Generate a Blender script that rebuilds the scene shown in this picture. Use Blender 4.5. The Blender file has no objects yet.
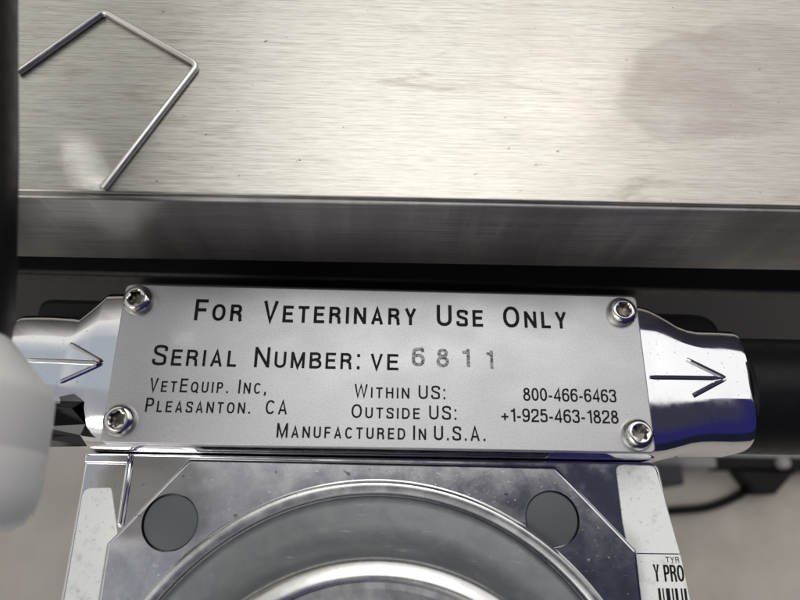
import bpy, bmesh, math, random
from math import sin, cos, pi, radians
from mathutils import Vector, Matrix
random.seed(7)
MM = 0.001
scene = bpy.context.scene
COL = scene.collection

# ------------------------------------------------------------------ node helpers
class NT:
    def __init__(s, tree):
        s.t = tree; s.n = tree.nodes; s.l = tree.links
    def new(s, typ, **kw):
        n = s.n.new(typ)
        for k, v in kw.items(): setattr(n, k, v)
        return n
    def put(s, sock, v):
        if isinstance(v, bpy.types.NodeSocket): s.l.new(v, sock)
        elif v is not None: sock.default_value = v
    def math(s, op, a, b=None, c=None, clamp=False):
        n = s.new('ShaderNodeMath', operation=op, use_clamp=clamp)
        s.put(n.inputs[0], a)
        if b is not None: s.put(n.inputs[1], b)
        if c is not None: s.put(n.inputs[2], c)
        return n.outputs[0]
    def smooth(s, v, lo, hi, a=0.0, b=1.0):
        n = s.new('ShaderNodeMapRange', interpolation_type='SMOOTHSTEP')
        s.put(n.inputs['Value'], v)
        n.inputs['From Min'].default_value = lo; n.inputs['From Max'].default_value = hi
        n.inputs['To Min'].default_value = a; n.inputs['To Max'].default_value = b
        return n.outputs[0]
    def lin(s, v, lo, hi, a=0.0, b=1.0):
        n = s.new('ShaderNodeMapRange')
        s.put(n.inputs['Value'], v)
        n.inputs['From Min'].default_value = lo; n.inputs['From Max'].default_value = hi
        n.inputs['To Min'].default_value = a; n.inputs['To Max'].default_value = b
        return n.outputs[0]
    def mix(s, f, a, b):
        n = s.new('ShaderNodeMix', data_type='RGBA')
        s.put(n.inputs[0], f); s.put(n.inputs[6], a); s.put(n.inputs[7], b)
        return n.outputs[2]
    def coord(s, scale=(1, 1, 1), rot=(0, 0, 0)):
        tc = s.new('ShaderNodeTexCoord'); m = s.new('ShaderNodeMapping')
        s.l.new(tc.outputs['Object'], m.inputs[0])
        m.inputs['Scale'].default_value = [1000.0 * q for q in scale]      # coordinates in millimetres
        m.inputs['Rotation'].default_value = rot
        return m.outputs[0]
    def noise(s, co, scale=1.0, detail=3.0, rough=0.55, dist=0.0):
        n = s.new('ShaderNodeTexNoise'); s.l.new(co, n.inputs['Vector'])
        n.inputs['Scale'].default_value = scale; n.inputs['Detail'].default_value = detail
        n.inputs['Roughness'].default_value = rough; n.inputs['Distortion'].default_value = dist
        return n.outputs[0]
    def bump(s, h, strength, dist, normal=None):
        n = s.new('ShaderNodeBump'); n.inputs['Strength'].default_value = strength
        n.inputs['Distance'].default_value = dist * MM
        s.l.new(h, n.inputs['Height'])
        if normal: s.l.new(normal, n.inputs['Normal'])
        return n.outputs[0]

def rgb(*c): return (c[0], c[1], c[2], 1.0)

def mat(name, color=(.5, .5, .5), rough=.5, metal=0.0, fn=None, spec=.5):
    m = bpy.data.materials.new(name); m.use_nodes = True
    t = NT(m.node_tree); p = m.node_tree.nodes['Principled BSDF']
    p.inputs['Base Color'].default_value = rgb(*color)
    p.inputs['Roughness'].default_value = rough; p.inputs['Metallic'].default_value = metal
    p.inputs['Specular IOR Level'].default_value = spec
    if fn: fn(t, p)
    return m

# ---- materials
def f_shelf(t, p):
    s1 = t.noise(t.coord((.12, 4.6, 1)), 1.0, 4, .65, .03)
    s2 = t.noise(t.coord((.34, 8.0, 1)), 1.0, 2, .5)
    s3 = t.noise(t.coord((.012, 2.4, 1)), 1.0, 2, .5)
    big = t.noise(t.coord((.014, .02, 1)), 1.0, 3, .5)
    blot = t.noise(t.coord((.06, .09, 1)), 1.0, 4, .65, .6)
    st = t.math('ADD', t.math('MULTIPLY', s1, .5), t.math('MULTIPLY', s2, .3))
    st = t.math('ADD', st, t.math('MULTIPLY', s3, .2))
    c = t.mix(t.smooth(st, .36, .60), rgb(.335, .32, .29), rgb(.55, .535, .495))
    sep = t.new('ShaderNodeSeparateXYZ'); t.l.new(t.coord(), sep.inputs[0])
    x, y = sep.outputs[0], sep.outputs[1]
    # pinkish residue over the right half of the sheet, with its own uneven outline
    resid = t.smooth(t.math('ADD', t.math('MULTIPLY', x, .011), t.math('MULTIPLY', blot, 1.3)), .72, 1.35)
    c = t.mix(t.math('MULTIPLY', resid, .55), c, t.mix(.5, c, rgb(.44, .36, .31)))
    # cast shadow painted into the sheet colour as a brownish patch
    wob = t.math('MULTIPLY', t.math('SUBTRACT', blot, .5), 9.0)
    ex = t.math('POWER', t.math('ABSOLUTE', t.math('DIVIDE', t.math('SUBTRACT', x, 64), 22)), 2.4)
    # (the painted shadow sits near y = 14..38 on the sheet and leans with its left end lower)
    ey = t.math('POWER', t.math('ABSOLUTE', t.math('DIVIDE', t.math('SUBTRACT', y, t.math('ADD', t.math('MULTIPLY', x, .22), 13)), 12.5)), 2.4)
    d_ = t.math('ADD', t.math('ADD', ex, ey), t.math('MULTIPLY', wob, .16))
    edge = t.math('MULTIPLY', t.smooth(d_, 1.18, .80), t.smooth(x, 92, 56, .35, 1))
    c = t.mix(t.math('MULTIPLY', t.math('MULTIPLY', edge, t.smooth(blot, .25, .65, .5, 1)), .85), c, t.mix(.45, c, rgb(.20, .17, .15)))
    spots = t.smooth(t.noise(t.coord((.55, .6, 1)), 1.0, 3, .5), .705, .77)
    c = t.mix(t.math('MULTIPLY', spots, .8), c, rgb(.07, .06, .05))
    sm = t.smooth(t.noise(t.coord((.035, .14, 1), (0, 0, -.30)), 1.0, 5, .72, 1.0), .55, .74)
    c = t.mix(t.math('MULTIPLY', sm, .34), c, rgb(.27, .23, .18))
    scr = t.smooth(t.noise(t.coord((.035, 1.6, 1), (0, 0, .28)), 1.0, 2, .4, .2), .70, .74)
    c = t.mix(t.math('MULTIPLY', scr, .25), c, rgb(.22, .20, .18))
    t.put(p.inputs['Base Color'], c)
    t.put(p.inputs['Roughness'], t.math('ADD', t.lin(t.math('ADD', st, t.math('MULTIPLY', big, .3)), .3, .9, .30, .46), t.math('MULTIPLY', sm, .10)))
    t.put(p.inputs['Normal'], t.bump(st, .35, .08))
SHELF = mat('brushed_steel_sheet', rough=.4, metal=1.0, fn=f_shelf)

def f_fascia(t, p):
    co = t.coord((.06, 1, 4.5)); s1 = t.noise(co, 1.0, 4, .6)
    v = t.noise(t.coord((.35, .1, .035)), 1.0, 3, .6)
    c = t.mix(t.smooth(s1, .3, .7), rgb(.26, .25, .245), rgb(.41, .40, .39))
    c = t.mix(t.smooth(v, .52, .75), c, rgb(.42, .39, .37))
    v2 = t.noise(t.coord((.055, .02, .008)), 1.0, 4, .6)
    c = t.mix(t.smooth(v2, .42, .62), c, t.mix(.6, c, rgb(.20, .195, .19)))
    t.put(p.inputs['Base Color'], c)
    t.put(p.inputs['Roughness'], t.lin(s1, .3, .7, .40, .52))
    p.inputs['Metallic'].default_value = .85
    t.put(p.inputs['Normal'], t.bump(s1, .25, .06))
FASCIA = mat('brushed_steel_fold', rough=.3, metal=1.0, fn=f_fascia)

def f_wire(t, p):
    n = t.noise(t.coord((.5, .5, .5)), 1.0, 3)
    t.put(p.inputs['Roughness'], t.lin(n, .3, .7, .28, .42))
WIRE = mat('steel_wire', (.74, .72, .68), .34, 1.0, f_wire)

def f_plate(t, p):
    n = t.noise(t.coord((3.2, 3.2, 3.2)), 1.0, 2, .6)
    m = t.noise(t.coord((.07, .12, .1)), 1.0, 4, .6)
    c = t.mix(t.smooth(n, .3, .7), rgb(.49, .49, .505), rgb(.57, .57, .58))
    scr = t.smooth(t.noise(t.coord((.10, 2.4, 1), (0, 0, .55)), 1.0, 2, .4), .70, .76)
    sp = t.smooth(t.noise(t.coord((.9, .9, 1)), 1.0, 2, .4), .74, .79)
    c = t.mix(t.math('MULTIPLY', scr, .18), c, rgb(.36, .36, .37))
    c = t.mix(t.math('MULTIPLY', sp, .4), c, rgb(.3, .3, .3))
    t.put(p.inputs['Base Color'], c)
    t.put(p.inputs['Roughness'], t.lin(m, .3, .7, .42, .52))
    t.put(p.inputs['Normal'], t.bump(n, .18, .05))
PLATE = mat('satin_aluminium', rough=.4, metal=1.0, fn=f_plate)

def f_print(t, p):
    n = t.noise(t.coord((4, 4, 4)), 1.0, 2)
    t.put(p.inputs['Base Color'], t.mix(t.smooth(n, .3, .75), rgb(.003, .003, .004), rgb(.03, .03, .033)))
PRINT = mat('black_print', (.01, .01, .012), .6, 0, f_print, .12)
def f_stamp(t, p):
    n = t.noise(t.coord((2.2, 2.2, 2.2)), 1.0, 3)
    t.put(p.inputs['Base Color'], t.mix(t.smooth(n, .36, .62), rgb(.06, .06, .065), rgb(.34, .34, .35)))
STAMP = mat('stamped_ink', (.08, .08, .085), .5, .3, f_stamp)

def f_chrome(t, p):
    n = t.noise(t.coord((.25, .25, .25)), 1.0, 4, .6)
    w = t.noise(t.coord((.05, .05, .05)), 1.0, 2, .5)
    pit = t.smooth(t.noise(t.coord((1.6, 1.6, 1.6)), 1.0, 2, .4), .70, .76)
    t.put(p.inputs['Base Color'], t.mix(t.math('MULTIPLY', pit, .6), rgb(.83, .83, .85), rgb(.32, .31, .32)))
    t.put(p.inputs['Roughness'], t.lin(n, .35, .75, .035, .15))
    b = t.bump(w, .5, .5)
    t.put(p.inputs['Normal'], t.bump(n, .12, .06, b))
CHROME = mat('polished_chrome', rough=.06, metal=1.0, fn=f_chrome)

def f_worn(t, p):
    n = t.noise(t.coord((.22, .22, .22)), 1.0, 5, .65, .3)
    f = t.noise(t.coord((1.6, 1.6, 1.6)), 1.0, 4, .7)
    haze = t.smooth(t.noise(t.coord((.06, .10, .1), (0, 0, .6)), 1.0, 5, .65, .8), .45, .72)
    fleck = t.smooth(f, .62, .75)
    c = t.mix(t.smooth(n, .3, .7), rgb(.62, .62, .65), rgb(.74, .74, .77))
    c = t.mix(t.math('MULTIPLY', haze, .25), c, rgb(.60, .59, .55))
    dark = t.smooth(t.noise(t.coord((.8, .8, .8)), 1.0, 2, .4), .72, .77)
    c = t.mix(t.math('MULTIPLY', dark, .7), c, rgb(.09, .09, .10))
    t.put(p.inputs['Base Color'], c)
    r = t.math('ADD', t.lin(n, .3, .75, .12, .19), t.math('MULTIPLY', haze, .05))
    r = t.math('ADD', r, t.math('MULTIPLY', fleck, .30))
    t.put(p.inputs['Roughness'], r)
    t.put(p.inputs['Normal'], t.bump(t.math('ADD', n, t.math('MULTIPLY', f, .2)), .05, .12))
WORN = mat('worn_chrome', rough=.18, metal=1.0, fn=f_worn)

def f_dial(t, p):
    n = t.noise(t.coord((.16, .16, .16)), 1.0, 5, .65, .5)
    f = t.noise(t.coord((.6, 1.4, 1.2), (0, 0, .7)), 1.0, 4, .7)
    scr = t.smooth(t.noise(t.coord((.25, 1.9, 1.0), (0, 0, .9)), 1.0, 2, .4, 1.2), .69, .74)
    c = t.mix(t.smooth(n, .3, .7), rgb(.25, .265, .28), rgb(.32, .33, .34))
    c = t.mix(t.math('MULTIPLY', scr, .45), c, rgb(.62, .62, .62))
    t.put(p.inputs['Base Color'], c)
    t.put(p.inputs['Roughness'], t.lin(f, .3, .7, .42, .54))
    t.put(p.inputs['Normal'], t.bump(n, .15, .15))
DIAL = mat('dull_dial_metal', rough=.45, metal=.9, fn=f_dial)

def f_knob(t, p):
    n = t.noise(t.coord((.3, .3, .3)), 1.0, 4, .6)
    t.put(p.inputs['Base Color'], t.mix(t.smooth(n, .3, .7), rgb(.62, .62, .60), rgb(.72, .72, .70)))
    t.put(p.inputs['Roughness'], t.lin(n, .3, .7, .22, .32))
KNOB = mat('satin_chrome', rough=.3, metal=1.0, fn=f_knob)

def f_rub(t, p):
    n = t.noise(t.coord((.6, .6, .6)), 1.0, 4, .6)
    t.put(p.inputs['Roughness'], t.lin(n, .3, .7, .36, .5))
RUBBER = mat('black_rubber', (.006, .006, .007), .42, 0, f_rub, .2)
BLACKM = mat('black_painted_metal', (.006, .006, .007), .5, 0, f_rub, .25)
GLOSSB = mat('reflection_black', (.012, .012, .013), .16, 0, None, .6)  # dark chrome reflections put into a glossy black
def f_plug(t, p):
    n = t.noise(t.coord((1.5, 1.5, 1.5)), 1.0, 3)
    t.put(p.inputs['Base Color'], t.mix(n, rgb(.075, .083, .087), rgb(.092, .101, .106)))
PLUG = mat('grey_plastic_plug', (.065, .072, .076), .5, 0, f_plug, .35)
def f_white(t, p):
    n = t.noise(t.coord((.08, .08, .08)), 1.0, 3)
    t.put(p.inputs['Base Color'], t.mix(n, rgb(.84, .84, .81), rgb(.88, .88, .85)))
WHITEP = mat('white_plastic', (.68, .68, .65), .38, 0, f_white)
WHITEP.node_tree.nodes['Principled BSDF'].inputs['Subsurface Weight'].default_value = .25
WHITEP.node_tree.nodes['Principled BSDF'].inputs['Subsurface Radius'].default_value = (.004, .0035, .003)
WHITEP.node_tree.nodes['Principled BSDF'].inputs['Subsurface Scale'].default_value = 1.0
def f_tape(t, p):
    n = t.noise(t.coord((.35, .35, .35)), 1.0, 5, .7, .4)
    s = t.noise(t.coord((1.4, 1.4, 1.4)), 1.0, 3, .6)
    c = t.mix(t.smooth(n, .50, .72), rgb(.80, .82, .79), rgb(.62, .63, .60))
    c = t.mix(t.math('MULTIPLY', t.smooth(s, .62, .70), .55), c, rgb(.22, .22, .20))
    t.put(p.inputs['Base Color'], c)
TAPE = mat('white_label_paper', (.8, .8, .78), .5, 0, f_tape, .3)
def f_floor(t, p):
    n = t.noise(t.coord((.02, .02, .02)), 1.0, 5, .6)
    b = t.noise(t.coord((.004, .004, .004)), 1.0, 3, .5)
    c = t.mix(t.smooth(n, .3, .7), rgb(.47, .43, .37), rgb(.57, .525, .46))
    t.put(p.inputs['Base Color'], t.mix(t.smooth(b, .35, .7), c, t.mix(.5, c, rgb(.52, .49, .45))))
FLOOR = mat('concrete', (.3, .28, .24), .75, 0, f_floor)
GREYM = mat('grey_painted_steel', (.33, .32, .31), .45)
FLOOR_SHADE = mat('floor_shade_grey', (.026, .024, .021), .6)  # floor shade put into this dark colour
DGREY = mat('dark_grey_plastic', (.045, .045, .055), .5)

# ------------------------------------------------------------------ mesh helpers
def finish(name, bm, m, parent=None, smooth=True, loc=(0, 0, 0), angle=35, flat=2e-6):
    bmesh.ops.remove_doubles(bm, verts=bm.verts[:], dist=1e-4)
    bmesh.ops.recalc_face_normals(bm, faces=bm.faces[:])
    for v in bm.verts: v.co *= MM
    me = bpy.data.meshes.new(name); bm.to_mesh(me); bm.free()
    me.materials.append(m)
    if smooth:
        me.polygons.foreach_set('use_smooth', [True] * len(me.polygons))
        me.set_sharp_from_angle(angle=radians(angle))
        for p in me.polygons:            # large level faces keep their true normal
            if p.area > flat and max(abs(q) for q in p.normal) > .99995: p.use_smooth = False
    o = bpy.data.objects.new(name, me); COL.objects.link(o)
    o.location = Vector(loc) * MM
    if parent: o.parent = parent
    return o

def thing(name, label, cat, loc=(0, 0, 0), rot=(0, 0, 0), group=None):
    o = bpy.data.objects.new(name, None); COL.objects.link(o)
    o.empty_display_size = .01
    o.location = Vector(loc) * MM; o.rotation_euler = rot
    o['label'] = label; o['category'] = cat
    if group: o['group'] = group
    return o
def tag(o, label, cat, kind=None):
    o['label'] = label; o['category'] = cat
    if kind: o['kind'] = kind
    return o

def bm_box(bm, lo, hi, bevel=0, seg=2):
    v = [bm.verts.new((x, y, z)) for z in (lo[2], hi[2]) for y in (lo[1], hi[1]) for x in (lo[0], hi[0])]
    fs = [(0, 1, 3, 2), (4, 6, 7, 5), (0, 4, 5, 1), (2, 3, 7, 6), (0, 2, 6, 4), (1, 5, 7, 3)]
    faces = [bm.faces.new([v[i] for i in f]) for f in fs]
    if bevel:
        es = list({e for f in faces for e in f.edges})
        bmesh.ops.bevel(bm, geom=es, offset=bevel, segments=seg, profile=.5, affect='EDGES')

def rounded_poly(pts, r, n=5):
    """polygon corners rounded by radius r (number or list)"""
    out = []; N = len(pts)
    for i in range(N):
        p = Vector(pts[i]); a = Vector(pts[i - 1]); b = Vector(pts[(i + 1) % N])
        ri = r[i] if isinstance(r, (list, tuple)) else r
        if ri <= 0: out.append(p.copy()); continue
        u = (a - p).normalized(); w = (b - p).normalized()
        ang = u.angle(w); d = ri / math.tan(ang / 2)
        p0 = p + u * d; p1 = p + w * d
        for k in range(n + 1):
            s = k / n
            out.append((1 - s) ** 2 * p0 + 2 * s * (1 - s) * p + s * s * p1)
    return out

def bm_prism(bm, pts, z0, z1, bevel=0, seg=3, holes=()):
    """outline in xy extruded z0..z1, upper rim rounded; holes are (cx, cy, r)"""
    def inset(ps, d):
        out = []
        N = len(ps)
        for i in range(N):
            a = Vector(ps[i - 1]); p = Vector(ps[i]); b = Vector(ps[(i + 1) % N])
            e1 = (p - a).normalized(); e2 = (b - p).normalized()
            n1 = Vector((-e1.y, e1.x)); n2 = Vector((-e2.y, e2.x))
            m = (n1 + n2)
            if m.length < 1e-6: m = n1
            m.normalize(); k = d / max(.3, m.dot(n1))
            out.append(p + m * k)
        return out
    area = sum(pts[i - 1][0] * pts[i][1] - pts[i][0] * pts[i - 1][1] for i in range(len(pts)))
    if area < 0: pts = pts[::-1]
    rings = [[(p[0], p[1], z0) for p in pts]]
    if bevel:
        for k in range(seg + 1):
            a = pi / 2 * k / seg
            q = inset(pts, bevel * (1 - cos(a)))
            rings.append([(p[0], p[1], z1 - bevel + bevel * sin(a)) for p in q])
    else: rings.append([(p[0], p[1], z1) for p in pts])
    vr = [[bm.verts.new(c) for c in r] for r in rings]
    N = len(pts)
    for a, b in zip(vr, vr[1:]):
        for i in range(N):
            j = (i + 1) % N
            bm.faces.new((a[i], a[j], b[j], b[i]))
    bm.faces.new(vr[0][::-1])
    if not holes:
        bm.faces.new(vr[-1])
    else:
        edges = []
        for i in range(N):
            e = bm.edges.get((vr[-1][i], vr[-1][(i + 1) % N])); edges.append(e)
        for cx, cy, r, depth in holes:
            hv = [bm.verts.new((cx + r * cos(2 * pi * k / 64), cy + r * sin(2 * pi * k / 64), z1)) for k in range(64)]
            lv = [bm.verts.new((v.co.x, v.co.y, z1 - depth)) for v in hv]
            for k in range(64):
                edges.append(bm.edges.new((hv[k], hv[(k + 1) % 64])))
                bm.faces.new((hv[k], hv[(k + 1) % 64], lv[(k + 1) % 64], lv[k]))
            bm.faces.new(lv)
        bmesh.ops.triangle_fill(bm, use_beauty=True, edges=edges, normal=(0, 0, 1))

def bm_lathe(bm, prof, c=(0, 0, 0), axis=(0, 0, 1), n=64, closed=False):
    ax = Vector(axis).normalized()
    u = ax.orthogonal().normalized(); w = ax.cross(u)
    rows = []
    for r, h in prof:
        base = Vector(c) + ax * h
        if r < 1e-6: rows.append([bm.verts.new(base)])
        else: rows.append([bm.verts.new(base + (u * cos(2 * pi * k / n) + w * sin(2 * pi * k / n)) * r) for k in range(n)])
    for a, b in zip(rows, rows[1:]):
        for k in range(n):
            j = (k + 1) % n
            if len(a) == 1 and len(b) > 1: bm.faces.new((a[0], b[j], b[k]))
            elif len(b) == 1 and len(a) > 1: bm.faces.new((a[k], a[j], b[0]))
            elif len(a) > 1: bm.faces.new((a[k], a[j], b[j], b[k]))

def bm_tube(bm, path, r, n=16, caps=True):
    path = [Vector(p) for p in path]
    rows = []; up = None
    for i, p in enumerate(path):
        d = (path[min(i + 1, len(path) - 1)] - path[max(i - 1, 0)]).normalized()
        if up is None: up = d.orthogonal().normalized()
        up = (up - d * up.dot(d)).normalized(); w = d.cross(up)
        rr = r[i] if isinstance(r, (list, tuple)) else r
        rows.append([bm.verts.new(p + (up * cos(2 * pi * k / n) + w * sin(2 * pi * k / n)) * rr) for k in range(n)])
    for a, b in zip(rows, rows[1:]):
        for k in range(n):
            j = (k + 1) % n
            bm.faces.new((a[k], a[j], b[j], b[k]))
    if caps:
        bm.faces.new(rows[0][::-1]); bm.faces.new(rows[-1])

def bend_path(pts, rad, n=6):
    pts = [Vector(p) for p in pts]; out = [pts[0]]
    for a, p, b in zip(pts, pts[1:], pts[2:]):
        u = (a - p).normalized(); w = (b - p).normalized()
        for k in range(n + 1):
            s = k / n
            p0 = p + u * rad; p1 = p + w * rad
            out.append((1 - s) ** 2 * p0 + 2 * s * (1 - s) * p + s * s * p1)
    out.append(pts[-1]); return out

# ---- a plain condensed sans drawn as strokes (capital height 1)
def _cr(pts, n=7):
    out = []; P = [Vector(p) for p in pts]
    for i in range(len(P) - 1):
        p0 = P[max(i - 1, 0)]; p1 = P[i]; p2 = P[i + 1]; p3 = P[min(i + 2, len(P) - 1)]
        for k in range(n):
            q = k / n
            out.append(.5 * ((2 * p1) + (p2 - p0) * q + (2 * p0 - 5 * p1 + 4 * p2 - p3) * q * q + (3 * p1 - p0 - 3 * p2 + p3) * q ** 3))
    out.append(P[-1]); return out
def _ell(cx, cy, rx, ry, a0, a1, n=28, e=2.25):
    out = []
    for k in range(n + 1):
        a = radians(a0 + (a1 - a0) * k / n); c, s_ = cos(a), sin(a)
        out.append(Vector((cx + rx * math.copysign(abs(c) ** (2 / e), c), cy + ry * math.copysign(abs(s_) ** (2 / e), s_))))
    return out
def glyph(ch, h):
    """-> (width, list of (polyline, closed)); h is half the stroke"""
    B, T = h, 1 - h
    L = h
    V = lambda *p: [Vector(q) for q in p]
    if ch == 'A': return .66, [(V((L, 0), (.33, 1 - h * .7), (.66 - h, 0)), 0), (V((.14, .29), (.52, .29)), 0)]
    if ch == 'B':
        return .62, [(V((L, T), (.36, T)) + _ell(.36, .745, .18, T - .745, 90, -90, 14)[1:] + V((L, .49)), 0), (V((.36, .49)) + _ell(.37, (.49 + B) / 2, .25 - h * .4, (.49 - B) / 2, 90, -90, 14) + V((L, B)), 0), (V((L, 0), (L, 1)), 0)]
    if ch == 'C': return .66, [(_ell(.34, .5, .34 - h, .5 - h, 38, 322), 0)]
    if ch == 'D': return .66, [(V((L, B), (L, T), (.30, T)) + _ell(.30, .5, .36 - h, .5 - h, 90, -90, 20)[1:], 1)]
    if ch == 'E': return .56, [(V((.56, T), (L, T), (L, B), (.57, B)), 0), (V((L, .52), (.52, .52)), 0)]
    if ch == 'F': return .53, [(V((.53, T), (L, T), (L, 0)), 0), (V((L, .50), (.48, .50)), 0)]
    if ch == 'H': return .65, [(V((L, 0), (L, 1)), 0), (V((.65 - h, 0), (.65 - h, 1)), 0), (V((L, .52), (.65 - h, .52)), 0)]
    if ch == 'I': return 2 * h, [(V((h, 0), (h, 1)), 0)]
    if ch == 'L': return .50, [(V((L, 1), (L, B), (.50, B)), 0)]
    if ch == 'M': return .76, [(V((L, 0), (L, 1)), 0), (V((.76 - h, 0), (.76 - h, 1)), 0), (V((L, .97), (.38, .06), (.76 - h, .97)), 0)]
    if ch == 'N': return .66, [(V((L, 0), (L, 1)), 0), (V((.66 - h, 0), (.66 - h, 1)), 0), (V((L, .96), (.66 - h, .04)), 0)]
    if ch == 'O': return .70, [(_ell(.35, .5, .35 - h, .5 - h, 0, 360, 40)[:-1], 1)]
    if ch == 'P': return .58, [(V((L, 0), (L, T), (.32, T)) + _ell(.32, .70, .26 - h, T - .70, 90, -90, 16)[1:] + V((L, .70 - (T - .70))), 0)]
    if ch == 'Q': return .70, [(_ell(.35, .5, .35 - h, .5 - h, 0, 360, 40)[:-1], 1), (V((.40, .24), (.68, -.03)), 0)]
    if ch == 'R': return .63, [(V((L, 0), (L, T), (.34, T)) + _ell(.34, .725, .26 - h, T - .725, 90, -90, 16)[1:] + V((L, .725 - (T - .725))), 0), (_cr([(.34, .46), (.47, .42), (.52, .30), (.53, .10), (.575, 0)]), 0)]
    if ch == 'S': return .60, [(_cr([(.60 - h, .70), (.53, .87), (.30, T), (.12, .88), (h + .01, .73), (.14, .60), (.31, .52), (.50, .43), (.60 - h, .27), (.51, .11), (.30, B), (.09, .12), (h - .01, .31)]), 0)]
    if ch == 'T': return .58, [(V((0, T), (.58, T)), 0), (V((.29, 0), (.29, T)), 0)]
    if ch == 'U': return .64, [(V((L, 1)) + _ell(.32, .34, .32 - h, .34 - h, 180, 360, 20) + V((.64 - h, 1)), 0)]
    if ch == 'V': return .62, [(V((h * .9, 1), (.31, h * .7), (.62 - h * .9, 1)), 0)]
    if ch == 'W': return .90, [(V((h * .9, 1), (.24, h), (.45, 1 - h), (.66, h), (.90 - h * .9, 1)), 0)]
    if ch == 'Y': return .62, [(V((h * .9, 1), (.31, .43), (.62 - h * .9, 1)), 0), (V((.31, 0), (.31, .45)), 0)]
    if ch == '0': return .56, [(_ell(.28, .49, .28 - h, .49 - h, 0, 360, 36)[:-1], 1)]
    if ch == '1': return .40, [(V((.32, 0), (.32, .98)), 0), (_cr([(.32, .92), (.26, .82), (.07, .78)]), 0)]
    if ch == '2': return .55, [(_cr([(h, .67), (.10, .86), (.28, .98 - h), (.46, .87), (.55 - h, .70), (.45, .52), (.24, .34), (.10, .20), (.06, B)]) + V((.55, B)), 0)]
    if ch == '3': return .55, [(_cr([(h, .72), (.11, .87), (.27, .98 - h), (.44, .88), (.49, .73), (.41, .58), (.24, .53)]), 0), (_cr([(.24, .53), (.43, .48), (.55 - h, .29), (.44, .10), (.27, B), (.10, .11), (h, .27)]), 0)]
    if ch == '4': return .56, [(V((.42, 0), (.42, .93), (.07, .29), (.07, .26), (.56, .26)), 0)]
    if ch == '5': return .55, [(V((.50, .98 - h), (.14, .98 - h), (.09, .49)), 0), (_cr([(.09, .50), (.18, .58), (.30, .61), (.46, .53), (.55 - h, .33), (.45, .12), (.27, B), (.11, .11), (h, .26)]), 0)]
    six = [(_ell(.285, .31, .285 - h, .33 - h, 0, 360, 32)[:-1], 1), (_cr([(.55 - h, .74), (.45, .90), (.30, .98 - h), (.14, .84), (h + .005, .60), (h, .31)]), 0)]
    if ch == '6': return .56, six
    if ch == '9': return .56, [([Vector((.56 - p.x, .98 - p.y)) for p in pl], c) for pl, c in six]
    if ch == '8': return .56, [(_ell(.28, .735, .24 - h, .245 - h, 0, 360, 28)[:-1], 1), (_ell(.28, .275, .28 - h, .295 - h, 0, 360, 28)[:-1], 1)]
    if ch == '+': return .56, [(V((.02, .36), (.54, .36)), 0), (V((.28, .10), (.28, .62)), 0)]
    if ch == '-': return .32, [(V((.02, .35), (.30, .35)), 0)]
    d = h * 1.15
    if ch == '.': return .16, [(V((.08, 0), (.08, 2 * d)), 0)]
    if ch == ',': return .16, [(V((.08, 2 * d), (.08, 0), (.045, -.12)), 0)]
    if ch == ':': return .16, [(V((.08, 0), (.08, 2 * d)), 0), (V((.08, .60), (.08, .60 + 2 * d)), 0)]
    return .3, []
def bm_text(bm, s, x0, x1, y, cap, z, small=True, t=.13, gap=.17, space=.42, sc=.79, rise=.0, jit=0.0):
    """lettering laid flat at height z: left x0, right x1, baseline y, capital height cap.
    lower-case letters come out as small capitals"""
    pen = 0; strokes = []
    for ch in s:
        if ch == ' ': pen += space; continue
        k = sc if ch.islower() else 1.0
        w, st_ = glyph(ch.upper(), t / 2 / (k ** .6))
        dy = random.uniform(-jit, jit)
        for pl, closed in st_:
            strokes.append(([Vector((pen + p.x * k, p.y * k + dy)) for p in pl], closed, t / 2 * k ** .4))
        pen += w * k + gap
    width = pen - gap
    sx = (x1 - x0) / width
    zi = 0
    for pl, closed, h in strokes:
        P = [Vector((x0 + p.x * sx, y + p.y * cap)) for p in pl]
        hh = h * (cap * .55 + sx * .45)
        q = [P[0]]
        for p in P[1:]:
            if (p - q[-1]).length > 1e-3: q.append(p)
        P = q; N = len(P); lft = []; rgt = []
        for i in range(N):
            a = P[i - 1] if (i or closed) else None; b = P[(i + 1) % N] if (i < N - 1 or closed) else None
            d1 = (P[i] - a).normalized() if a is not None else None
            d2 = (b - P[i]).normalized() if b is not None else None
            d1 = d1 or d2; d2 = d2 or d1
            n1 = Vector((-d1.y, d1.x)); n2 = Vector((-d2.y, d2.x)); m = n1 + n2
            m = n1 if m.length < 1e-4 else m.normalized()
            k = hh / max(.42, m.dot(n1))
            lft.append(bm.verts.new((*(P[i] + m * k), z + zi * .002))); rgt.append(bm.verts.new((*(P[i] - m * k), z + zi * .002)))
        for i in range(N if closed else N - 1):
            j = (i + 1) % N
            f = bm.faces.new((lft[i], rgt[i], rgt[j], lft[j]))
            f.normal_update()
            if f.normal.z < 0: f.normal_flip()
        zi = (zi + 1) % 6

# ------------------------------------------------------------------ setting
bm = bmesh.new()
bm_box(bm, (-4000, -4000, -710), (4000, 4000, -700))
fl = finish('floor', bm, FLOOR, smooth=False); fl['kind'] = 'structure'

# ------------------------------------------------------------------ shelf
RZ = radians(.48)
shelf = thing('steel_shelf', 'brushed stainless steel shelf with folded down front edge behind the serial plate', 'shelf',
              (0, 23.0, 22), (0, 0, RZ))
bm = bmesh.new()
bm_prism(bm, [(-300, .3), (300, .3), (300, 520), (-300, 520)], -1.5, 0, .4)
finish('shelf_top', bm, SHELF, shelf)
bm = bmesh.new()
bm_box(bm, (-300, -.6, -25.2), (300, .7, -.7), .45, 3)
finish('front_fold', bm, FASCIA, shelf)

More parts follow.
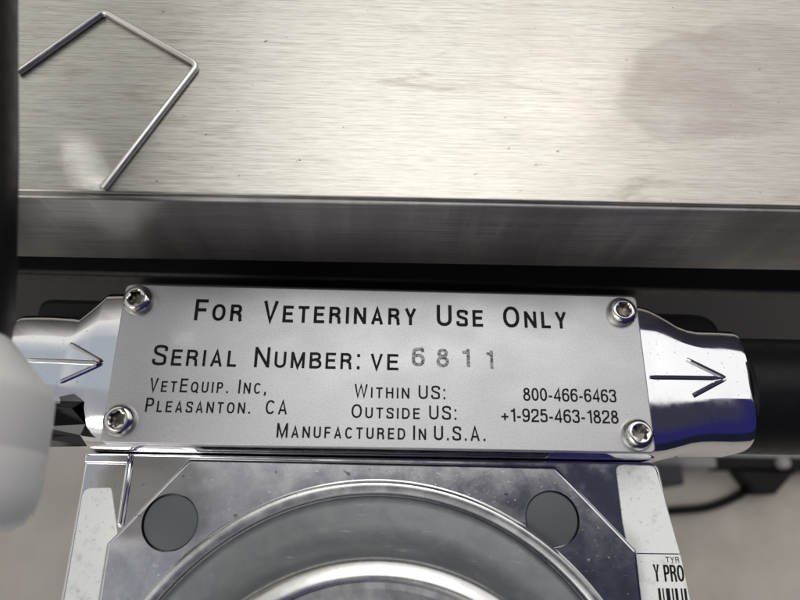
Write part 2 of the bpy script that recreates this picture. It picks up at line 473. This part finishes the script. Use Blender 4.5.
bm = bmesh.new()
p = bend_path([(-65.9, 46.1, 22.62), (-53.3, 60.6, 22.62), (-34.6, 49.1, 22.62), (-47.1, 23.2, 22.66)], 1.3)
bm_tube(bm, p, .58, 14)
tag(finish('bent_wire', bm, WIRE), 'thin bright metal wire bent twice, lying on the brushed steel shelf', 'wire')

# black strip added as the deep shade under the shelf
bm = bmesh.new()
bm_box(bm, (-280, 28, -33), (280, 62, -27), 1)
tag(finish('under_shelf_shade', bm, BLACKM), 'added black strip standing in for the deep shade below the shelf front edge', 'rail')

bm = bmesh.new()
bm_box(bm, (-420, 92, -318), (420, 560, -300), 3)  # dark sheet added in place of the shaded floor under the shelf
tag(finish('floor_shade_sheet', bm, FLOOR_SHADE), 'added dark grey sheet standing in for the shaded floor below the steel shelf', 'shelf')

# ------------------------------------------------------------------ gas manifold
man = thing('gas_manifold', 'chrome gas manifold block with round ends and raised flow arrows under the serial plate', 'manifold', (0, 0, -24))
def section(b, zt, zb, e, n=72):
    zc = (zt + zb) / 2; h = (zt - zb) / 2; out = []
    for k in range(n):
        a = 2 * pi * k / n
        c, s = cos(a), sin(a)
        out.append((b * math.copysign(abs(c) ** (2 / e), c), zc + h * math.copysign(abs(s) ** (2 / e), s)))
    return out
# stations along x: half depth, top, bottom, squareness, centre y
st = [(0, 15.8, -1.3, -24, 4.5, 0), (40, 15.8, -1.3, -24, 4.5, 0), (50.0, 15.8, -1.3, -24, 4.3, 0), (52.0, 15.75, -1.3, -24, 4.2, 0), (53.6, 15.5, -1.25, -24, 4.1, -.1),
      (55, 15.0, -1.15, -23.8, 4.0, -.3), (56.8, 14.2, -1.1, -23.6, 4.0, -.65), (58.6, 13.3, -1.05, -23.4, 3.9, -1.05), (60.5, 12.7, -1.0, -23.3, 3.8, -1.35), (62.5, 12.4, -1.0, -23.2, 3.7, -1.5),
      (64.5, 12.35, -1, -23.2, 3.6, -1.5), (67, 12.35, -1, -23.2, 3.6, -1.5), (70, 12.35, -1, -23.2, 3.6, -1.5), (70.7, 12.2, -1.15, -23, 3.6, -1.5), (71.0, 11.8, -1.6, -22.6, 3.4, -1.5), (71.0, 9, -4, -20, 3.0, -1.5)]
sl = [(40, 15.8, -1.3, -24, 4.5, 0), (54.6, 15.8, -1.3, -24, 4.2, 0), (55.3, 15.65, -1.3, -24, 3.9, -.1), (57.2, 14.2, -1.2, -23.6, 3.6, -.7), (58.8, 12.9, -1.08, -23.3, 3.4, -1.3), (59.4, 12.5, -1.02, -23.2, 3.4, -1.45), (60.2, 12.35, -1.0, -23.2, 3.4, -1.5)] + st[10:]
bm = bmesh.new()
sts = [(-x, *r) for x, *r in sl[::-1]] + st
rows = []
for x, b, zt, zb, e, yc in sts:
    rows.append([bm.verts.new((x, y + yc, z + 24)) for y, z in section(b, zt, zb, e)])
for a, b in zip(rows, rows[1:]):
    for k in range(72):
        j = (k + 1) % 72
        bm.faces.new((a[k], a[j], b[j], b[k]))
bm.faces.new(rows[0]); bm.faces.new(rows[-1])
finish('manifold_body', bm, CHROME, man, angle=45)

def surf_z(x, y):
    ax = abs(x)
    S_ = sl if x < 0 else st
    for (x0, *a), (x1, *b) in zip(S_, S_[1:]):
        if x0 <= ax <= x1 and x1 > x0:
            f = (ax - x0) / (x1 - x0)
            b_, zt, zb, e, yc = [p_ + (q_ - p_) * f for p_, q_ in zip(a, b)]
            zc = (zt + zb) / 2; h = (zt - zb) / 2
            return zc + h * max(0, 1 - abs((y - yc) / b_) ** e) ** (1 / e)
    return 0
def arrow(lines):
    bm = bmesh.new()
    for (xa, ya), (xb, yb) in lines:
        N = 14
        pts = []
        for k in range(N + 1):
            x = xa + (xb - xa) * k / N; y = ya + (yb - ya) * k / N
            pts.append((x, y, surf_z(x, y) + 24 - .12))
        bm_tube(bm, pts, [.38] + [.50] * (N - 1) + [.38], 10)
    return finish('raised_arrow', bm, CHROME, man)
arrow([((51.2, -.8), (65.6, -.8)), ((58.6, 2.9), (65.7, -.75)), ((58.8, -4.4), (65.7, -.85))])
arrow([((-66, 0.0), (-52.6, -.2)), ((-59.0, 3.3), (-52.5, -.1)), ((-59.4, -4.1), (-52.5, -.3))])

# black bar that carries the manifold
bm = bmesh.new()
pts = rounded_poly([(-73, 9), (-73, 16.6), (73.2, 16.6), (73.2, 9)][::-1], [0, 6, 3, 0])
bm_prism(bm, pts, -22, -12.5, 1.2)
bm_box(bm, (-62, 14, -62), (66, 27, -36), 1.5)
tag(finish('mounting_bar', bm, BLACKM), 'black mounting bar behind the chrome gas manifold', 'bar')

# black tube from the right end
bm = bmesh.new()
bm_lathe(bm, [(0, 0), (11.3, 0), (11.9, .6), (11.9, 5), (11.9, 260), (0, 260)], (71.05, -1.5, -12.4), (1, 0.0, 0), 64)
tag(finish('gas_tube', bm, RUBBER), 'thick black tube leaving the right end of the chrome manifold', 'tube')
bm = bmesh.new()
bm_lathe(bm, [(0, 0), (11.3, 0), (11.9, .6), (11.9, 5), (11.9, 260), (0, 260)], (-71.05, -1.5, -12.4), (-1, 0.0, 0), 64)
tag(finish('gas_tube', bm, RUBBER), 'thick black tube at the left end of the chrome manifold, behind the white fitting', 'tube')

# ------------------------------------------------------------------ serial plate
plate = thing('serial_plate', 'satin silver serial number plate with black lettering held by four screws', 'name plate', (0, 0, -1.25))
bm = bmesh.new()
pts = rounded_poly([(-50.1, 15.25), (50.0, 15.3), (50.1, -15.35), (-49.9, -15.2)][::-1], 1.3)
bm_prism(bm, pts, 0, 1.25, .28)
finish('plate', bm, PLATE, plate)
ZT = 1.25 + .03
def lettering(s, *a, mat_=PRINT, **k):
    bm = bmesh.new(); bm_text(bm, s, *a, **k)
    return finish('lettering', bm, mat_, plate, smooth=False)
lettering('For  Veterinary  Use  Only', -36.2, 35.6, 8.15, 4.3, ZT, t=.15, gap=.2, space=.33)
lettering('Serial  Number:', -42.85, -4.2, -.8, 3.95, ZT, t=.135, gap=.2, space=.28)
lettering('VE', -2.3, 2.95, -.8, 3.1, ZT, t=.15, gap=.2)
# stamped digits, each struck slightly differently
bm = bmesh.new()
for ch, x0, x1, y in (('6', 5.5, 7.9, .15), ('8', 10.2, 12.5, .05), ('1', 14.9, 16.5, .1), ('1', 19.5, 20.9, -.1)):
    bm_text(bm, ch, x0 - .05, x1 + .05, y, 3.6, ZT, t=.155)
finish('stamped_number', bm, STAMP, plate, smooth=False)
lettering('VetEquip. Inc,', -42.6, -21.3, -5.8, 2.6, ZT, t=.135, gap=.26, space=.5)
lettering('Pleasanton.  CA', -42.8, -17.2, -9.5, 2.6, ZT, t=.135, gap=.24, space=.42)
lettering('Within  US:', -5.1, 11.8, -6.15, 2.55, ZT, t=.135, gap=.22, space=.2)
lettering('Outside  US:', -5.5, 13.8, -9.9, 2.55, ZT, t=.135, gap=.22, space=.2)
lettering('Manufactured In U.S.A.', -18.8, 19.0, -13.65, 2.6, ZT, t=.14, gap=.24, space=.3)
lettering('800-466-6463', 26.3, 43.8, -6.1, 2.5, ZT, t=.14, gap=.1)
lettering('+1-925-463-1828', 22.0, 43.8, -10.05, 2.5, ZT, t=.14, gap=.1)

def screw_meshes():
    bm = bmesh.new()
    prof = [(2.95, 0), (2.95, .55), (2.8, 1.1), (2.5, 1.55), (2.1, 1.85), (1.75, 1.95), (1.62, 1.93)]
    bm_lathe(bm, prof, n=48)
    top = [bm.verts.new((1.62 * cos(2 * pi * k / 48), 1.62 * sin(2 * pi * k / 48), 1.93)) for k in range(48)]
    low = [bm.verts.new(((1.32 + .16 * cos(12 * pi * k / 48)) * cos(2 * pi * k / 48), (1.32 + .16 * cos(12 * pi * k / 48)) * sin(2 * pi * k / 48), 1.80)) for k in range(48)]
    for k in range(48):
        j = (k + 1) % 48
        bm.faces.new((top[k], top[j], low[j], low[k]))
    return bm
SCREW = mat('screw_steel', (.66, .64, .61), .13, 1.0, lambda t, p: t.put(p.inputs['Roughness'], t.lin(t.noise(t.coord((.9, .9, .9)), 1.0, 3), .3, .7, .08, .22)))
def recess_mesh():
    bm = bmesh.new()                       # six-lobed drive recess
    rr = [1.32 + .16 * cos(12 * pi * k / 48) for k in range(48)]
    r1 = [bm.verts.new((rr[k] * cos(2 * pi * k / 48), rr[k] * sin(2 * pi * k / 48), 1.80)) for k in range(48)]
    r2 = [bm.verts.new((.96 * rr[k] * cos(2 * pi * k / 48), .96 * rr[k] * sin(2 * pi * k / 48), .55)) for k in range(48)]
    for k in range(48):
        j = (k + 1) % 48
        bm.faces.new((r1[k], r1[j], r2[j], r2[k]))
    c = bm.verts.new((0, 0, .3))
    for k in range(48): bm.faces.new((r2[k], r2[(k + 1) % 48], c))
    return bm
SOCKET = mat('dark_socket_steel', (.20, .18, .155), .3, 1.0, lambda t, p: t.put(p.inputs['Roughness'], t.lin(t.noise(t.coord((1.5, 1.5, 1.5)), 1.0, 3), .3, .7, .2, .5)))  # darker brownish metal for the recess alone
s0 = None
for (x, y, a, tilt) in ((-47.0, 11.8, .2, (-.02, -.03)), (46.5, 11.7, .9, (-.02, .02)), (-46.8, -11.1, .5, (.02, -.01)), (46.9, -12.0, 1.3, (.0, .03))):
    if s0 is None:
        s0 = finish('screw', screw_meshes(), SCREW, plate, angle=50); o = s0
        r0 = finish('drive_recess', recess_mesh(), SOCKET, s0, angle=40)
    else:
        o = s0.copy(); COL.objects.link(o); o.parent = plate
        q = r0.copy(); COL.objects.link(q); q.parent = o
    o.location = Vector((x, y, 1.2)) * MM; o.rotation_euler = (tilt[0], tilt[1], a)

# ------------------------------------------------------------------ vaporizer
vap = thing('vaporizer', 'chrome anaesthetic vaporizer with round control dial, grey plugs and white side stickers', 'vaporizer', (0, -70, -160))
VZ = 160; VY = 70
def vfinish(name, bm, m, parent=vap, **k):
    for v in bm.verts: v.co += Vector((0, VY, VZ))
    o = finish(name, bm, m, parent, **k)
    return o
bm = bmesh.new()
body = rounded_poly([(-55.4, -15.9), (53.6, -15.9), (56.6, -42), (56.6, -124), (-55.4, -124)][::-1], [3, 3, 0, 2.0, 1.2])
bm_prism(bm, body, -150, -8, .5)
vfinish('body', bm, CHROME)
# cast ridge on the corner of the body
bm = bmesh.new()
bm_box(bm, (-47.5, -29, -9), (-46.3, -16.1, -7.3), .45, 3)
bm_prism(bm, rounded_poly([(-55.2, -18.0), (-55.2, -16.05), (-46.8, -16.05), (-46.8, -18.0)][::-1], .5), -8.2, -7.1, .4)
vfinish('cast_ridge', bm, CHROME)
# octagonal cover with two plug bores and the dial bore
bm = bmesh.new()
cov = [(-35.0, -16.95), (32.6, -17.25), (46.3, -31.8), (46.6, -108), (33, -122), (-34, -122), (-47.6, -108), (-47.6, -31.9)]
cov = rounded_poly(cov[::-1], .8, 3)
bm_prism(bm, cov, -8.2, -4.2, .75, 3, holes=[(-37.0, -28.2, 4.95, 2.2), (31.35, -26.7, 4.95, 2.2)])
vfinish('cover', bm, WORN, flat=0)
for x, y in ((-37.0, -28.2), (31.35, -26.7)):
    bm = bmesh.new()
    bm_lathe(bm, [(0, .95), (4.3, .95), (4.68, .85), (4.78, .6), (4.78, -.9)], (x, y, -5.6), n=56)
    vfinish('plug', bm, PLUG)
DC = (-.15, -69.6)
# bright rim around the dial
bm = bmesh.new()
bm_lathe(bm, [(49.4, -4.4), (49.15, -3.2), (48.85, -2.4), (48.5, -2.05), (48.1, -1.98), (47.6, -2.06), (46.95, -2.3), (46.75, -2.6), (46.7, -6)], (*DC, 0), n=160)
vfinish('dial_rim', bm, KNOB)
bm = bmesh.new()
R2 = [(46.35, -6.0), (46.35, -3.6), (46.15, -3.2), (45.0, -2.5), (41.5, -.4), (38.8, 1.6), (37.4, 3.6), (36.7, 6.5), (36.4, 10.5)]
bm_lathe(bm, R2, (*DC, 0), n=160)
dial = vfinish('dial', bm, DIAL)
bm = bmesh.new()
bm_lathe(bm, [(36.4, 10.5), (36.38, 11.4), (36.15, 12.05), (35.6, 12.55), (34.8, 12.85), (33.9, 13.1), (33.5, 13.1), (33.2, 12.9), (33.1, 12.2), (33.0, 7), (32.6, 6.2), (31.6, 6), (15, 6), (0, 6)], (*DC, 0), n=160)
vfinish('dial_knob', bm, KNOB, dial)
# stickers
def sticker(name, pts, m, z=-7.93, r=.4, parent=vap):
    bm = bmesh.new()
    bm_prism(bm, rounded_poly(pts, r, 3), z, z + .12)
    return vfinish(name, bm, m, parent, smooth=False)
sticker('side_sticker', [(-54.6, -22.4), (-49.6, -22.2), (-47.2, -30), (-46, -60), (-54.4, -60)], TAPE, r=[1.4, .6, .3, .3, .3])['label'] = 'blank white sticker strip'
sticker('side_sticker', [(45.3, -16.6), (52.8, -16.6), (55.5, -32.3), (46, -32.3), (45.5, -27)], TAPE, r=[1.2, 1.2, .2, .2, .2])['label'] = 'scuffed blank white sticker'
bc = sticker('barcode_sticker', [(46, -32.5), (55.55, -32.5), (56.4, -42), (56.4, -70), (46, -70)], TAPE, r=.2)
bc['label'] = 'white barcode sticker with black lettering'
bm = bmesh.new()
z = -7.93 + .15
bm_text(bm, 'Y PRO', 50.2, 55.7, -37.1, 2.9, z, t=.16, gap=.12, space=.4)
bm_text(bm, 'TYR', 52.7, 55.2, -33.9, 1.0, z)
xb = 50.6
for w, g in ((.45, .35), (.25, .4), (.7, .35), (.3, .3), (.5, .55), (.3, .3), (.45, .2)):
    if xb + w > 56.3: break
    bm_box(bm, (xb, -60, z - .02), (xb + w, -38.2, z + .01)); xb += w + g
vfinish('printing', bm, PRINT, bc, smooth=False)

# ------------------------------------------------------------------ hose with white fitting, nearest to the camera on the left
hose = thing('breathing_hose', 'black hose ending in a rounded white plastic fitting at the left edge', 'hose', (-56.6, -10.2, 40))
bm = bmesh.new()
pth = [(1.0, 130, 50), (.3, 72, 27), (0, 42, 14.5), (0.2, 24, 7), (.6, 6, 0.8), (.8, -2, 0)]
fine = []
for a, b in zip(pth, pth[1:]):
    for k in range(8): fine.append(Vector(a).lerp(Vector(b), k / 8))
fine.append(Vector(pth[-1]))
bm_tube(bm, fine, 8.8, 40)
finish('tube', bm, RUBBER, hose)
bm = bmesh.new()
prof = [(0, 2.5), (8.95, 2.5), (9.4, 2.2), (14.6, -4.2), (15.1, -5.0), (15.3, -6.0), (15.3, -8), (15.25, -12), (15.2, -12.15), (15.2, -12.5), (15.25, -12.65), (15.1, -17), (14.7, -18.8), (13.6, -20.3), (12, -21.2), (9, -21.8), (0, -22)]
bm_lathe(bm, prof, (0, 0, 0), (-.06, 1, 0.02), 72)
finish('white_fitting', bm, WHITEP, hose)

# black facets added as dark chrome reflections beside the fitting
bm = bmesh.new()
A = [(-56.6, -6.2, -1.0), (-54.6, -7.6, -1.2), (-55.6, -9.2, .6), (-53.8, -11.6, -2.0), (-54.2, -13.6, -1.5), (-53.2, -15.4, -3.0)]
B = [(-62, -7.5, -1.5), (-61, -8.8, 1.2), (-62, -10.6, -1.0), (-60.5, -12.6, .8), (-61.5, -14.2, -2.0), (-60.5, -15.8, -1.8)]
va = [bm.verts.new(p) for p in A]; vb = [bm.verts.new(p) for p in B]
for k in range(5):
    bm.faces.new((va[k], va[k + 1], vb[k])); bm.faces.new((va[k + 1], vb[k + 1], vb[k]))
bmesh.ops.solidify(bm, geom=bm.faces[:], thickness=.25)
tag(finish('reflection_facets', bm, GLOSSB, smooth=False), 'added black facets standing in for dark reflections in the chrome beside the white fitting', 'reflection facets')

# ------------------------------------------------------------------ stand foot and cable on the floor
foot = thing('stand_base', 'blurred black stand foot with bracket on the floor at lower right', 'stand', (470, 62, -700))
bm = bmesh.new()
bm_box(bm, (-62, -4, 0), (260, 12, 30), 3)
finish('leg', bm, BLACKM, foot)
bm = bmesh.new()
bm_prism(bm, [(-34, -5), (36, -5), (6, -32), (-16, -32)][::-1], 0, 26, 2)
finish('bracket', bm, BLACKM, foot)
bm = bmesh.new()
bm_lathe(bm, [(0, 40), (6, 40), (7, 38), (7, 30)], (17, 4, 0), n=24)
finish('bolt_cap', bm, GREYM, foot)
bm = bmesh.new()
bm_box(bm, (295, 36, -700), (352, 60, -640), 3)
tag(finish('caster_block', bm, DGREY), 'small dark grey block on the floor right of the vaporizer', 'block')
bm = bmesh.new()
ctr = [(300, 6, -694), (350, 10, -694), (400, 14, -694), (440, 28, -694), (480, 52, -694), (520, 62, -694)]
bm_tube(bm, bend_path(ctr, 18, 5), 5, 12)
tag(finish('floor_cable', bm, RUBBER), 'thin black cable curving across the concrete floor', 'cable')
bm = bmesh.new()
bm_box(bm, (250, 60, -700), (700, 92, -672), 3)
tag(finish('floor_rail', bm, GREYM), 'light grey metal rail lying on the floor behind the stand foot', 'rail')

# ------------------------------------------------------------------ world: bright hall above, dark blue-clad side towards the viewer
w = bpy.data.worlds.new('World'); scene.world = w; w.use_nodes = True
t = NT(w.node_tree)
bg = w.node_tree.nodes['Background']
tc = t.new('ShaderNodeTexCoord'); sp = t.new('ShaderNodeSeparateXYZ')
t.l.new(tc.outputs['Generated'], sp.inputs[0])
X, Y, Z = sp.outputs
zz = t.math('MAXIMUM', Z, .05)
u = t.math('DIVIDE', X, zz)
def colr(v): return rgb(v[0], v[1], v[2])
mid = t.mix(t.smooth(u, -.42, -.10), t.mix(t.smooth(Y, .28, .46), rgb(.42, .46, .50), rgb(.86, .85, .81)), rgb(1.20, 1.19, 1.15))      # lit ceiling, dimmer to the left
mid = t.mix(t.smooth(u, .25, .55), mid, rgb(1.12, 1.11, 1.10))
bm_ = t.math('MULTIPLY', t.smooth(t.math('ABSOLUTE', t.math('ADD', u, .27)), .05, .012), .35)
mid = t.mix(bm_, mid, rgb(.18, .18, .18))                                           # a dark beam
c = t.mix(t.smooth(Z, .12, .50), rgb(.12, .115, .11), mid)
c = t.mix(t.math('MULTIPLY', t.smooth(X, -.80, -.93), t.smooth(Z, -.1, .1)), c, rgb(.95, 1.0, 1.02))  # bright opening far left
c = t.mix(t.smooth(Z, .05, -.1), c, rgb(.10, .095, .09))
near = t.mix(t.smooth(X, -.34, .22), rgb(.33, .33, .36), rgb(.042, .043, .066))
low = t.mix(t.smooth(X, -.30, .10), rgb(.80, .77, .74), rgb(.024, .021, .12))
per = t.mix(t.smooth(Z, .93, .72), near, low)
per = t.mix(t.smooth(Z, .50, .38), per, t.mix(t.smooth(X, -.45, -.1), rgb(.45, .43, .41), rgb(.012, .014, .028)))
c = t.mix(t.math('MULTIPLY', t.smooth(Y, .15, .112), t.smooth(Z, -.4, -.1)), c, per)
t.l.new(c, bg.inputs['Color']); bg.inputs['Strength'].default_value = 1.0

def area(name, loc, target, size, power, color=(1, 1, 1), spread=180, size_y=None):
    l = bpy.data.lights.new(name, 'AREA'); l.energy = power; l.color = color; l.size = size
    if size_y: l.shape = 'RECTANGLE'; l.size_y = size_y
    l.spread = radians(spread)
    o = bpy.data.objects.new(name, l); COL.objects.link(o)
    o.location = loc
    o.rotation_euler = (Vector(target) - Vector(loc)).to_track_quat('-Z', 'Y').to_euler()
    return o
def mm(*p): return Vector(p) * MM
area('ceiling_lamp', (.10, .80, 1.42), (0, .02, 0), .85, 5.0, (1, .98, .95))
area('front_fill', (-.90, -.85, 1.55), (0, 0, -.1), .8, 11.0, (1, .98, .94))  # fill light added to brighten floor, stickers and white fitting
area('patch_beam', mm(98, 165, 262), mm(36, 55, 22), .017, .00008, (.95, 1, 1), 2, .032)  # small unseen lamp added to beam a bright patch onto the shelf
area('glint_beam', mm(-120, 130, 160), mm(-50, 26, 22), .004, .000014, (.95, 1, 1), 2, .012)  # unseen lamp added in place of light thrown back by the chrome

# ------------------------------------------------------------------ camera
cd = bpy.data.cameras.new('Camera'); cam = bpy.data.objects.new('Camera', cd); COL.objects.link(cam)
cam.location = Vector((-.4909, -31.3475, 118.6944)) * MM
cam.rotation_euler = (.3591, -.0350, .0122)
cd.sensor_width = 36; cd.lens = 36 * 650 / 800
cd.clip_start = .005; cd.clip_end = 50
cd.dof.use_dof = True; cd.dof.focus_distance = .124; cd.dof.aperture_fstop = 20
scene.camera = cam

scene.view_settings.view_transform = 'Standard'; scene.view_settings.look = 'None'
scene.view_settings.exposure = 0; scene.view_settings.gamma = 1
scene.cycles.max_bounces = 8
